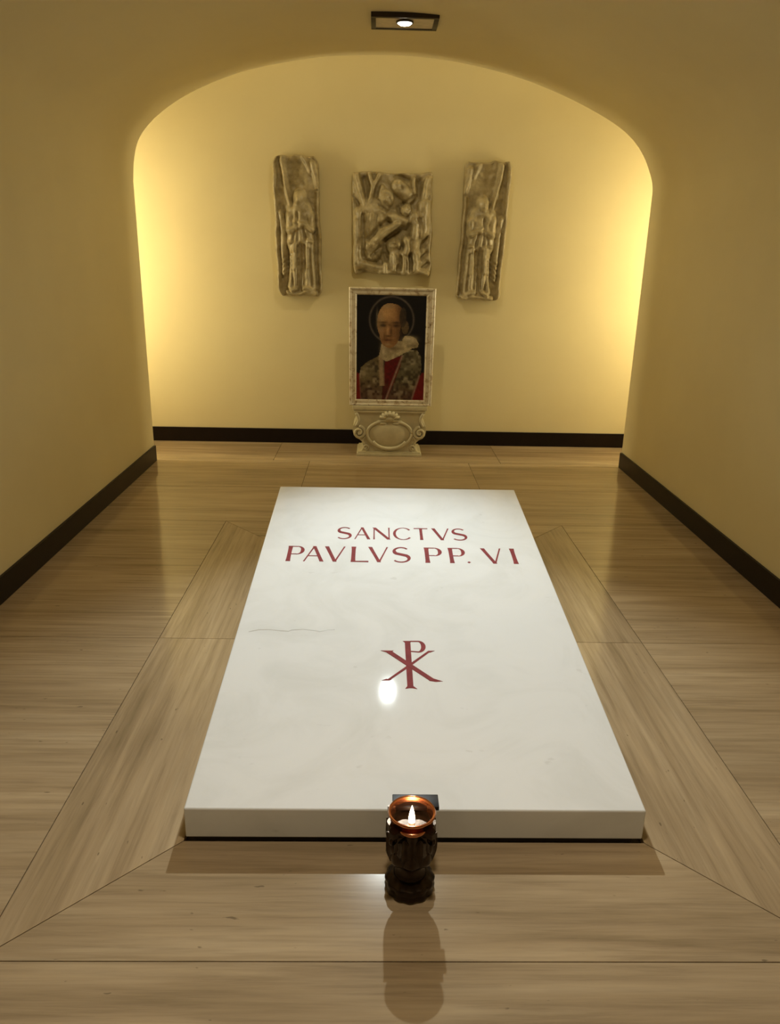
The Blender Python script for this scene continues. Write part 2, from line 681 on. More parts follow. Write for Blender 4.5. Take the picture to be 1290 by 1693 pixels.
def bowlw(th, tn):
    return lambda a: tn + (th - tn) * abs(math.cos(math.radians(a))) ** 1.5


def glyph(ch):
    """list of polygons / strips and advance width"""
    if ch == 'I':
        return [quad((0.07, 0), (0.07, 1), TK, TK, 0.25)], 0.14
    if ch == 'A':
        return [quad((0.03, 0), (0.37, 1), TN, TN * 1.2, 0.2), quad((0.73, 0), (0.37, 1), TK, TK * 0.9, 0.1), quad((0.16, 0.36), (0.60, 0.36), TN, TN)], 0.78
    if ch == 'V':
        return [quad((0.07, 1), (0.42, 0), TK, TK * 0.9, 0.1), quad((0.74, 1), (0.42, 0), TN, TN * 1.2, 0.2)], 0.78
    if ch == 'N':
        return [quad((0.05, 0), (0.05, 1), TN * 1.2, TN * 1.2, 0.3), quad((0.05, 1), (0.76, 0), TK, TK), quad((0.77, 0), (0.77, 1), TN * 1.2, TN * 1.2, 0.3)], 0.82
    if ch == 'T':
        return [quad((0.34, 0), (0.34, 1), TK, TK, 0.2), quad((0.0, 0.97), (0.68, 0.97), TN * 1.3, TN * 1.3)], 0.68
    if ch == 'L':
        return [quad((0.09, 0), (0.09, 1), TK, TK, 0.2), quad((0.05, 0.03), (0.60, 0.03), TN * 1.2, TN * 1.6)], 0.60
    if ch == 'P':
        return [quad((0.09, 0), (0.09, 1), TK, TK, 0.2), quad((0.09, 0.975), (0.34, 0.975), TN, TN), quad((0.09, 0.47), (0.34, 0.47), TN, TN)] + \
            arcband(0.33, 0.72, 0.26, 0.28, -90, 90, bowlw(TK * 0.95, TN)), 0.60
    if ch == 'C':
        return arcband(0.48, 0.5, 0.48, 0.52, 42, 318, bowlw(TK, TN)), 0.86
    if ch == 'S':
        def sw(a):
            return TN * 1.2 + (TK * 0.35) * abs(math.sin(math.radians(a)))
        spine = []
        for i in range(31):
            t = i / 30
            ang = math.radians(35 + t * 235) if t < 0.5 else 0
            spine.append(t)
        pts = []
        for i in range(16):
            a = math.radians(35 + 190 * i / 15)
            pts.append((0.29 + 0.24 * math.cos(a), 0.745 + 0.235 * math.sin(a)))
        for i in range(16):
            a = math.radians(48 - 193 * i / 15)
            pts.append((0.27 + 0.27 * math.cos(a), 0.265 + 0.245 * math.sin(a)))
        n = len(pts)
        Lp, Rp = [], []
        for i, p in enumerate(pts):
            p = np.array(p)
            t = np.array(pts[min(i + 1, n - 1)]) - np.array(pts[max(i - 1, 0)])
            t = t / np.linalg.norm(t)
            nn = np.array((-t[1], t[0]))
            s = i / (n - 1)
            ww = TN * 1.3 + (TK - TN) * math.exp(-((s - 0.5) / 0.17) ** 2)
            Lp.append(tuple(p + nn * ww / 2)); Rp.append(tuple(p - nn * ww / 2))
        return [('strip', Lp, Rp)], 0.56
    if ch == '.':
        return [[(0.0, 0.06), (0.06, 0.0), (0.12, 0.06), (0.06, 0.12)]], 0.12


LH = 0.0007
layer = [0]


def add_shape(mb, shp, fn, h0=-0.002, h1=LH):
    layer[0] += 1
    h1 = LH + (layer[0] % 5) * 0.00008
    if isinstance(shp, tuple) and shp[0] == 'strip':
        _, A, B = shp
        for i in range(len(A) - 1):
            mb.prism([A[i], A[i + 1], B[i + 1], B[i]], fn, h0, h1)
    else:
        mb.prism(shp, fn, h0, h1)


def letter(ch, x0, x1, base, height):
    shp, adv = glyph(ch)
    k = (x1 - x0) / adv
    mb = MB()
    fn = lambda a, b, h: on_slab(x0 + a * k, base + b * height, h)
    for s in shp:
        add_shape(mb, s, fn)
    return mb.obj('letter', RED, tomb)


z1 = lambda q: -0.291 + (q - 322) * 0.595 / 643
for ch, a, b in (('S', 322, 390), ('A', 408, 484), ('N', 500, 585), ('C', 600, 690), ('T', 706, 776), ('V', 796, 885), ('S', 897, 966)):
    letter(ch, z1(a), z1(b), 1.607, 0.122)
z2 = lambda q: -0.506 + (q - 60) * 1.017 / 1170
for ch, a, b in (('P', 64, 152), ('A', 152, 250), ('V', 252, 358), ('L', 386, 476), ('V', 474, 576), ('S', 598, 682), ('P', 757, 850), ('P', 880, 968),
                 ('.', 968, 986), ('V', 1050, 1156), ('I', 1201, 1222)):
    letter(ch, z2(a), z2(b), 1.388, 0.142)

# ---- chi-rho monogram (zoom pixels of the crop mapped to the slab plane)
mono = MB()


def zc(px, py):
    # slab x and distance along the slope from the crop's own pixels
    t = 0.792 + (py - 165) * (0.517 - 0.792) / (800 - 165)
    wpx = 1290 / 160.0
    k = (0.206 / 103.0) * (1 - 0.06 * (px * 0 + (0.65 - t)))
    cxp = 590 + (py - 165) * (615 - 590) / (800 - 165)
    return ((px - cxp) / wpx * k + 0.004, t)


def mp(poly):
    return [zc(*p) for p in poly]


idf = lambda a, b, h: on_slab(a, b, h)
for poly in (
        [(548, 178), (628, 178), (655, 772), (572, 772)],
        [(520, 165), (655, 163), (628, 185), (548, 185)],
        [(545, 800), (572, 768), (655, 768), (705, 802), (640, 792), (600, 792)],
        [(270, 318), (350, 305), (640, 490), (960, 690), (880, 700), (590, 520)],
        [(205, 305), (385, 305), (350, 330), (275, 325)],
        [(870, 700), (930, 670), (1055, 705), (960, 712)],
        [(300, 690), (345, 690), (620, 515), (900, 318), (870, 308), (600, 490)],
        [(228, 700), (290, 680), (360, 688), (330, 700)],
        [(850, 325), (880, 302), (970, 300), (905, 325)]):
    layer[0] += 1
    mono.prism(mp(poly), idf, -0.002, LH + (layer[0] % 9) * 0.00007)
nb = 20
Oo, Ii = [(628, 160)], [(628, 176)]
for i in range(nb + 1):
    a = math.radians(90 - 180 * i / nb)
    Oo.append((740 + 105 * math.cos(a), 243 - 84 * math.sin(a)))
    Ii.append((735 + 45 * math.cos(a), 243 - 68 * math.sin(a)))
Oo.append((628, 318)); Ii.append((628, 304))
for i in range(len(Oo) - 1):
    mono.prism(mp([Oo[i], Oo[i + 1], Ii[i + 1], Ii[i]]), idf, -0.002, LH)
mono.obj('monogram', RED, tomb)['label'] = 'dark red chi-rho monogram'

# ---- hairline grey vein on the left of the slab
vm = MB()
vpts = [(-0.575, 0.842), (-0.54, 0.856), (-0.505, 0.858), (-0.46, 0.851), (-0.43, 0.848), (-0.42, 0.856), (-0.38, 0.862), (-0.345, 0.856), (-0.315, 0.849), (-0.285, 0.860), (-0.262, 0.862)]
for i in range(len(vpts) - 1):
    a, b = vpts[i], vpts[i + 1]
    h1 = 0.0028 * (0.5 + 0.5 * abs(math.sin(i * 1.7)))
    h2 = 0.0028 * (0.5 + 0.5 * abs(math.sin((i + 1) * 1.7)))
    vm.prism([(a[0], a[1] - h1), (b[0], b[1] - h2), (b[0], b[1] + h2), (a[0], a[1] + h1)], idf, -0.002, 0.0003)
vm.obj('vein', VEIN, tomb)

# ------------------------------------------------------------------ marble reliefs on the end wall
def seg_d(U, V, p, q):
    p, q = np.array(p, float), np.array(q, float)
    d = q - p
    L = max(d @ d, 1e-9)
    t = np.clip(((U - p[0]) * d[0] + (V - p[1]) * d[1]) / L, 0, 1)
    return np.hypot(U - p[0] - t * d[0], V - p[1] - t * d[1]), t


def smooth_noise(shape, cells, seed):
    rs = np.random.RandomState(seed)
    gy, gx = cells
    G = rs.rand(gy + 2, gx + 2)
    y = np.linspace(0, gy, shape[0]); x = np.linspace(0, gx, shape[1])
    iy = y.astype(int); ix = x.astype(int)
    fy = (y - iy)[:, None]; fx = (x - ix)[None, :]
    fy = fy * fy * (3 - 2 * fy); fx = fx * fx * (3 - 2 * fx)
    a = G[iy][:, ix]; b = G[iy][:, ix + 1]; c = G[iy + 1][:, ix]; d = G[iy + 1][:, ix + 1]
    return (a * (1 - fx) + b * fx) * (1 - fy) + (c * (1 - fx) + d * fx) * fy


def relief(name, cx, cz, wd, ht, thick, feats, nx, nz, seed, corners=0.03, skew=0.0):
    """carved panel: height field of ridges, limbs, heads and folds on a slab with a worn outline; u right 0..1, v down 0..1"""
    us = np.linspace(0, 1, nx); vsn = np.linspace(0, 1, nz)
    U, V = np.meshgrid(us * wd, vsn * ht)
    H = np.zeros_like(U)
    for ft in feats:
        kind = ft[0]
        if kind == 'cap':            # rounded limb: p, q, r0, r1, height
            _, p, q, r0, r1, h = ft
            d, t = seg_d(U, V, (p[0] * wd, p[1] * ht), (q[0] * wd, q[1] * ht))
            rr = r0 + (r1 - r0) * t
            k = np.sqrt(np.clip(1 - (d / rr) ** 2, 0, 1))
            H = np.maximum(H, h * k)
        elif kind == 'ell':          # head or boss: c, rx, ry, height
            _, c, rx, ry, h = ft
            k = np.sqrt(np.clip(1 - ((U - c[0] * wd) / rx) ** 2 - ((V - c[1] * ht) / ry) ** 2, 0, 1))
            H = np.maximum(H, h * k)
        elif kind == 'add':          # soft ridge (+) or groove (-) laid over what is there
            _, p, q, rr, h = ft
            d, t = seg_d(U, V, (p[0] * wd, p[1] * ht), (q[0] * wd, q[1] * ht))
            H = H + h * np.exp(-(d / rr) ** 2)
        elif kind == 'soft':
            _, c, rx, ry, h = ft
            H = H + h * np.exp(-((U - c[0] * wd) / rx) ** 2 - ((V - c[1] * ht) / ry) ** 2)
    for _ in range(2):
        Hp = np.pad(H, 1, mode='edge')
        H = (Hp[:-2, 1:-1] + Hp[2:, 1:-1] + Hp[1:-1, :-2] + Hp[1:-1, 2:] + 2 * H) / 6
    H += 0.010 * (smooth_noise(H.shape, (int(ht / 0.06), int(wd / 0.06)), seed) - 0.5)
    H += 0.010 * (smooth_noise(H.shape, (int(ht / 0.028), int(wd / 0.028)), seed + 1) - 0.5)
    # worn outline
    e1 = smooth_noise((nz, 4), (9, 3), seed + 2)
    e2 = smooth_noise((4, nx), (3, 6), seed + 3)
    X = np.zeros_like(U); Z = np.zeros_like(U)
    for j in range(nz):
        v = vsn[j]
        k = max(0.0, 1 - min(v, 1 - v) * ht / corners)
        inn = corners * 0.55 * (k ** 2)
        l = inn + 0.014 * (e1[j, 0] - 0.5)
        rr = wd - inn + 0.014 * (e1[j, 2] - 0.5)
        X[j] = l + (rr - l) * us + skew * (v - 0.5)
    for i in range(nx):
        uu = us[i]
        t = 0.020 * (e2[0, i] - 0.5)
        b = ht + 0.020 * (e2[2, i] - 0.5)
        Z[:, i] = t + (b - t) * vsn
    edge = np.minimum(np.minimum(U, wd - U), np.minimum(V, ht - V))
    H = np.maximum(H, -thick * 0.6) - 0.012 * np.clip(1 - edge / 0.012, 0, 1) ** 2
    vs = []
    for j in range(nz):
        for i in range(nx):
            vs.append((X[j, i] - wd / 2, -(thick + H[j, i]), ht / 2 - Z[j, i]))
    fs = [(j * nx + i, (j + 1) * nx + i, (j + 1) * nx + i + 1, j * nx + i + 1) for j in range(nz - 1) for i in range(nx - 1)]
    loop = [i for i in range(nx)] + [j * nx + nx - 1 for j in range(1, nz)] + [(nz - 1) * nx + i for i in range(nx - 2, -1, -1)] + [j * nx for j in range(nz - 2, 0, -1)]
    o = len(vs)
    for q in loop:
        vs.append((vs[q][0], 0.0, vs[q][2]))
    m = len(loop)
    for i in range(m):
        fs.append((loop[i], loop[(i + 1) % m], o + (i + 1) % m, o + i))
    fs.append(tuple(range(o, o + m)))
    ob = MB().add(vs, fs).obj(name, RELIEF, None, 60)
    ob.location = (cx, YB - 0.001, cz)
    return ob


def saint(mir=False, var=0.0):
    F = [
        # raised border roll down the outer side, drawn curtain beside the head
        ('cap', (0.04, 0.0), (0.05, 1.0), 0.020, 0.016, 0.030),
        ('cap', (0.20, 0.02), (0.27, 0.17), 0.020, 0.018, 0.040),
        ('cap', (0.27, 0.17), (0.36, 0.33), 0.018, 0.014, 0.046),
        ('cap', (0.88, 0.05), (0.97, 0.22), 0.026, 0.018, 0.036),
        ('cap', (0.70, 0.02), (0.80, 0.10), 0.020, 0.018, 0.026),
        ('cap', (0.95, 0.25), (0.97, 0.95), 0.014, 0.014, 0.022),
        ('soft', (0.55, 0.20), 0.09, 0.12, -0.026),
        # head with hair
        ('ell', (0.57, 0.298), 0.052, 0.066, 0.092),
        ('ell', (0.555, 0.310), 0.037, 0.050, 0.112),
        # shoulders, torso
        ('cap', (0.42, 0.41), (0.74, 0.41), 0.046, 0.046, 0.060),
        ('cap', (0.56, 0.40), (0.56, 0.58), 0.105, 0.095, 0.066),
        # arms folded over the chest
        ('cap', (0.34, 0.41), (0.34, 0.52), 0.036, 0.032, 0.060),
        ('cap', (0.34, 0.52), (0.62, 0.49), 0.030, 0.024, 0.088),
        ('cap', (0.80, 0.41), (0.80, 0.50), 0.034, 0.030, 0.060),
        ('cap', (0.80, 0.51), (0.54, 0.47), 0.028, 0.022, 0.084),
        ('ell', (0.60, 0.485), 0.026, 0.022, 0.092),
        # over-tunic with its hem
        ('cap', (0.55, 0.55), (0.55, 0.60), 0.100, 0.104, 0.066),
        ('cap', (0.32, 0.605), (0.80, 0.600), 0.016, 0.016, 0.070),
        # robe and legs
        ('cap', (0.47, 0.62), (0.42, 0.93), 0.055, 0.058, 0.062),
        ('cap', (0.68, 0.62), (0.68, 0.93), 0.060, 0.066, 0.058),
        ('cap', (0.44, 0.62), (0.40, 0.80), 0.024, 0.018, 0.078),
        ('cap', (0.72, 0.62), (0.70, 0.80), 0.022, 0.020, 0.070),
        ('cap', (0.40, 0.80), (0.30, 0.93), 0.020, 0.024, 0.060),
        # feet and plinth
        ('cap', (0.42, 0.945), (0.34, 0.955), 0.026, 0.026, 0.082),
        ('cap', (0.62, 0.945), (0.74, 0.957), 0.026, 0.026, 0.082),
        ('cap', (0.22, 0.982), (0.86, 0.982), 0.020, 0.020, 0.070),
        # wing beside the robe
        ('cap', (0.14, 0.40), (0.20, 0.56), 0.024, 0.026, 0.030),
        ('cap', (0.20, 0.56), (0.16, 0.84), 0.030, 0.018, 0.034),
    ]
    for k in range(5):
        F.append(('add', (0.12, 0.74 + k * 0.035), (0.33, 0.69 + k * 0.03), 0.006, -0.012))
    # folds
    for a, b in (((0.52, 0.40), (0.50, 0.60)), ((0.62, 0.52), (0.66, 0.60)), ((0.44, 0.53), (0.40, 0.60)), ((0.57, 0.62), (0.52, 0.94)),
                 ((0.49, 0.64), (0.45, 0.92)), ((0.64, 0.64), (0.62, 0.93)), ((0.74, 0.66), (0.76, 0.93)), ((0.37, 0.68), (0.36, 0.92))):
        F.append(('add', a, b, 0.011, -0.022))
    F += [('add', (0.53, 0.305), (0.60, 0.303), 0.007, -0.010), ('add', (0.56, 0.30), (0.56, 0.322), 0.006, 0.008),
          ('add', (0.535, 0.338), (0.585, 0.338), 0.005, -0.008), ('add', (0.45, 0.27), (0.42, 0.35), 0.012, -0.02)]
    if mir:
        G = []
        for ft in F:
            ft = list(ft)
            for k in (1, 2):
                if isinstance(ft[k], tuple):
                    ft[k] = (1 - ft[k][0], ft[k][1] + var)
            G.append(tuple(ft))
        F = G
    return F


L = relief('marble_relief', -0.737, 1.699, 0.345, 1.005, 0.050, saint(), 76, 200, 3, 0.06, 0.02)
tag(L, 'tall weathered marble relief of a standing robed figure, left of the three', 'relief', 'marble reliefs on the end wall')
R_ = relief('marble_relief', 0.692, 1.692, 0.345, 1.000, 0.050, saint(True, 0.004), 76, 200, 17, 0.035, -0.03)
tag(R_, 'tall weathered marble relief of a standing robed figure, right of the three', 'relief', 'marble reliefs on the end wall')


def cc(x, y):
    return ((x - 110) / 1050.0, (y - 110) / 1370.0)


CF = [
    ('cap', cc(160, 150), cc(275, 560), 0.022, 0.026, 0.058), ('cap', cc(335, 150), cc(385, 310), 0.020, 0.018, 0.054),
    ('cap', cc(465, 150), cc(390, 310), 0.020, 0.018, 0.054), ('cap', cc(390, 310), cc(320, 560), 0.022, 0.024, 0.058),
    ('cap', cc(510, 300), cc(470, 450), 0.018, 0.022, 0.050),
    # bowed figure on the left: head, back, shoulder, arm
    ('ell', cc(560, 440), 0.056, 0.066, 0.084), ('ell', cc(545, 460), 0.042, 0.050, 0.094),
    ('cap', cc(230, 660), cc(190, 1250), 0.060, 0.050, 0.068), ('cap', cc(380, 680), cc(330, 1150), 0.120, 0.100, 0.072),
    ('cap', cc(300, 640), cc(520, 600), 0.060, 0.050, 0.070),
    ('cap', cc(340, 1080), cc(560, 870), 0.034, 0.034, 0.104), ('cap', cc(560, 870), cc(710, 780), 0.034, 0.024, 0.106),
    # figure above on the right
    ('ell', cc(710, 290), 0.050, 0.060, 0.074), ('cap', cc(760, 330), cc(860, 420), 0.060, 0.050, 0.060),
    ('cap', cc(920, 190), cc(925, 370), 0.020, 0.022, 0.056), ('cap', cc(1100, 210), cc(1050, 430), 0.022, 0.026, 0.056),
    ('ell', cc(830, 600), 0.044, 0.054, 0.090), ('ell', cc(800, 610), 0.030, 0.034, 0.098),
    ('cap', cc(1060, 540), cc(1020, 900), 0.050, 0.052, 0.070), ('cap', cc(930, 700), cc(920, 950), 0.052, 0.048, 0.080),
    ('cap', cc(620, 680), cc(820, 760), 0.040, 0.040, 0.066),
    # small figures below
    ('ell', cc(650, 1070), 0.058, 0.060, 0.084), ('ell', cc(725, 1070), 0.018, 0.034, 0.108),
    ('cap', cc(820, 1000), cc(850, 1180), 0.036, 0.032, 0.094), ('cap', cc(940, 1060), cc(940, 1400), 0.044, 0.046, 0.082),
    ('cap', cc(700, 1180), cc(660, 1380), 0.056, 0.056, 0.074), ('cap', cc(800, 1220), cc(820, 1430), 0.060, 0.056, 0.080),
    ('cap', cc(160, 1350), cc(480, 1400), 0.034, 0.034, 0.060), ('cap', cc(545, 1340), cc(545, 1450), 0.024, 0.024, 0.078),
    ('cap', cc(480, 1440), cc(1100, 1455), 0.028, 0.030, 0.060),
    ('cap', cc(155, 760), cc(150, 1320), 0.022, 0.022, 0.080),
]
for k in range(7):
    CF.append(('add', cc(240 + k * 34, 640 + k * 8), cc(215 + k * 30, 1000 + k * 10), 0.008, -0.014))
    CF.append(('add', cc(200 + k * 40, 1150 + k * 10), cc(260 + k * 40, 1330), 0.008, -0.012))
for k in range(5):
    CF.append(('add', cc(900 + k * 32, 720), cc(890 + k * 34, 960 + k * 12), 0.007, -0.014))
    CF.append(('add', cc(640 + k * 60, 1210), cc(630 + k * 64, 1400), 0.008, -0.014))
for hx_, hy_ in ((548, 460), (700, 300), (806, 612), (650, 1070)):
    CF += [('add', cc(hx_ - 40, hy_ - 8), cc(hx_ + 36, hy_ - 10), 0.008, -0.012), ('add', cc(hx_, hy_ - 10), cc(hx_ - 4, hy_ + 22), 0.006, 0.010),
           ('add', cc(hx_ - 20, hy_ + 42), cc(hx_ + 20, hy_ + 42), 0.006, -0.010), ('add', cc(hx_ + 40, hy_ - 60), cc(hx_ + 66, hy_ + 30), 0.010, -0.014),
           ('add', cc(hx_ - 30, hy_ - 62), cc(hx_ + 40, hy_ - 66), 0.007, -0.010)]
for a, b in (((310, 1020), (480, 820)), ((480, 820), (600, 720)), ((350, 1240), (470, 1110)), ((530, 1000), (720, 860)), ((470, 560), (620, 640)),
             ((780, 520), (900, 420)), ((985, 1170), (1090, 960)), ((1010, 1280), (1110, 1170)), ((1040, 1390), (1115, 1310)),
             ((240, 700), (250, 1250)), ((860, 800), (850, 960)), ((760, 1240), (720, 1390)), ((880, 1200), (890, 1420)), ((200, 560), (130, 420)),
             ((270, 200), (300, 460)), ((1000, 210), (985, 420)), ((540, 1200), (560, 1260)), ((720, 560), (740, 640)), ((690, 140), (860, 205))):
    CF.append(('add', cc(*a), cc(*b), 0.014, -0.034))
CC = relief('marble_relief', -0.012, 1.737, 0.600, 0.735, 0.050, CF, 120, 146, 29, 0.02, 0.012)
tag(CC, 'broad weathered marble relief of clustered figures above the portrait', 'relief', 'marble reliefs on the end wall')

# ------------------------------------------------------------------ carved pedestal
PX, PY = -0.010, 5.915
ped = empty('pedestal', (PX, PY, 0))
tag(ped, 'carved cream marble pedestal with scrolled cartouche under the portrait', 'pedestal')
half = [(0.243, 0.0), (0.243, 0.022), (0.232, 0.034), (0.214, 0.042), (0.206, 0.060), (0.206, 0.085), (0.213, 0.110), (0.232, 0.128), (0.262, 0.142),
        (0.280, 0.165), (0.288, 0.200), (0.284, 0.235), (0.270, 0.262), (0.258, 0.285), (0.256, 0.310), (0.262, 0.335), (0.275, 0.345)]
body = [(x, z) for x, z in half] + [(-x, z) for x, z in half[::-1]]
fnp = lambda a, b, h: (a, h, b)
pb = MB().prism(body, fnp, 0.022, 0.300)
pb.obj('body', CARVED, ped, 40)
# base moulding and top slab
MB().box(-0.256, 0.256, 0.0, 0.310, 0.0, 0.024, 0.005).box(-0.246, 0.246, 0.006, 0.305, 0.024, 0.036, 0.004).obj('base', CARVED, ped, 40)
MB().box(-0.290, 0.290, 0.004, 0.310, 0.366, 0.400, 0.006).box(-0.280, 0.280, 0.010, 0.305, 0.344, 0.366, 0.006).obj('top_moulding', CARVED, ped, 40)


def spiral(cx, cz, r0, turns, sgn, a0, y=0.016, rt=0.012):
    pts, rad = [], []
    n = 36
    for i in range(n + 1):
        t = i / n
        a = a0 + sgn * turns * 2 * PI * t
        rr = r0 * (1 - 0.82 * t)
        pts.append((cx + rr * math.cos(a), y - 0.012 * t, cz + rr * math.sin(a)))
        rad.append(rt * (1 - 0.35 * t))
    return pts, rad


for s in (-1, 1):
    mb = MB()
    p, q = spiral(s * 0.238, 0.188, 0.050, 1.6, s, PI / 2, rt=0.013)
    mb.tube(p, q, 10)
    lead = [(s * (0.262 - 0.02 * math.sin(PI * t)), 0.018, 0.342 - t * 0.105) for t in np.linspace(0, 1, 10)]
    mb.tube(lead, 0.013, 10)
    mb.ellipsoid((s * 0.238, 0.012, 0.188), 0.016, 0.014, 0.016, 16, 8)
    mb.obj('volute', CARVED, ped, 180)
    mb = MB()
    p, q = spiral(s * 0.186, 0.068, 0.026, 1.3, -s, -PI / 2, rt=0.008)
    mb.tube(p, q, 8)
    mb.tube([(s * (0.186 + 0.02 * math.sin(t * PI)), 0.018, 0.094 + 0.06 * t) for t in np.linspace(0, 1, 8)], 0.008, 8)
    mb.obj('scroll', CARVED, ped, 180)
# domed shield with a rolled rim
sh = [(0.0, 0.058)]
sh = []
for i in range(48):
    a = 2 * PI * i / 48
    x, z = 0.172 * math.cos(a), 0.182 + (0.118 if math.sin(a) < 0 else 0.100) * math.sin(a)
    sh.append((x, z))
dome = MB()
vsD, fsD = [], []
for j, k in enumerate((1.0, 0.9, 0.7, 0.45, 0.2)):
    for (x, z) in sh:
        vsD.append((x * k, 0.026 - 0.028 * math.sqrt(max(0, 1 - k * k)), 0.182 + (z - 0.182) * k))
for j in range(4):
    for i in range(48):
        i2 = (i + 1) % 48
        fsD.append((j * 48 + i, j * 48 + i2, (j + 1) * 48 + i2, (j + 1) * 48 + i))
fsD.append(tuple(4 * 48 + i for i in range(48)))
dome.add(vsD, fsD).obj('shield', CARVED, ped, 180)
rim = [(x * 1.02, 0.016, z) for x, z in sh] + [(sh[0][0] * 1.02, 0.016, sh[0][1])]
MB().tube(rim, 0.013, 10).obj('shield_rim', CARVED, ped, 180)
# lower garland and shell at the top
MB().tube([(0.13 * math.sin(t), 0.004, 0.150 - 0.088 * math.cos(t)) for t in np.linspace(-1.25, 1.25, 20)], [0.006 + 0.009 * math.cos(t) for t in np.linspace(-1.25, 1.25, 20)], 10).obj('garland', CARVED, ped, 180)
shell = MB()
for k in range(7):
    a = (k - 3) / 3 * 1.25
    shell.tube([(0.010 * math.sin(a), 0.010, 0.300), (0.052 * math.sin(a), -0.006, 0.300 + 0.040 * math.cos(a)), (0.080 * math.sin(a), 0.004, 0.300 + 0.060 * math.cos(a))], [0.007, 0.015, 0.010], 8)
shell.ellipsoid((0, 0.004, 0.298), 0.040, 0.018, 0.020, 16, 8)
shell.obj('shell_boss', CARVED, ped, 180)
MB().ellipsoid((0, 0.012, 0.282), 0.10, 0.012, 0.010, 20, 8).ellipsoid((-0.05, 0.010, 0.262), 0.03, 0.010, 0.012, 12, 6).ellipsoid((0.05, 0.010, 0.262), 0.03, 0.010, 0.012, 12, 6).obj('ribbon', CARVED, ped, 180)

# ------------------------------------------------------------------ framed portrait
FX0, FX1, FZ0, FZ1 = -0.330, 0.317, 0.401, 1.281
IX0, IX1, IZ0, IZ1 = -0.270, 0.247, 0.448, 1.226
pt = empty('framed_portrait', (0, 5.925, 0))
tag(pt, 'mosaic portrait of a haloed man in red, mottled marble frame', 'portrait')
LX0, LX1 = FX0 + 0.012, FX1 - 0.008
outerq = [(FX0 + 0.006, FZ0), (FX1 - 0.006, FZ0), (FX1, FZ1), (FX0, FZ1)]
innerq = [(IX0, IZ0), (IX1, IZ0), (IX1, IZ1), (IX0, IZ1)]
for k in range(4):
    a, b, c, d = outerq[k], outerq[(k + 1) % 4], innerq[(k + 1) % 4], innerq[k]
    # rail with a raised outer lip, a flat and a small inner bevel
    def lerp(p, q, t):
        return (p[0] + (q[0] - p[0]) * t, p[1] + (q[1] - p[1]) * t)
    prof = [(0.0, 0.055), (0.0, 0.006), (0.10, 0.0), (0.26, 0.002), (0.34, 0.010), (0.80, 0.010), (1.0, 0.020), (1.0, 0.055)]
    vsF = [(*(lambda p: (p[0], y, p[1]))(lerp(a, d, t)),) for t, y in prof] + [(*(lambda p: (p[0], y, p[1]))(lerp(b, c, t)),) for t, y in prof]
    n = len(prof)
    fsF = [(i, (i + 1) % n, n + (i + 1) % n, n + i) for i in range(n)] + [tuple(range(n))[::-1], tuple(range(n, 2 * n))]
    MB().add(vsF, fsF).obj('frame_rail', BRECCIA, pt)
MB().box(FX0 + 0.02, FX1 - 0.02, 0.052, 0.062, FZ0 + 0.004, FZ1 - 0.01).obj('backing', GROUT, pt)


# the picture: a field of small coloured tesserae
def poly_in(U, V, P):
    inside = np.zeros(U.shape, bool)
    n = len(P)
    for i in range(n):
        x1, y1 = P[i]; x2, y2 = P[(i + 1) % n]
        cond = ((y1 > V) != (y2 > V))
        with np.errstate(divide='ignore', invalid='ignore'):
            xi = (x2 - x1) * (V - y1) / (y2 - y1 + 1e-12) + x1
        inside ^= cond & (U < xi)
    return inside


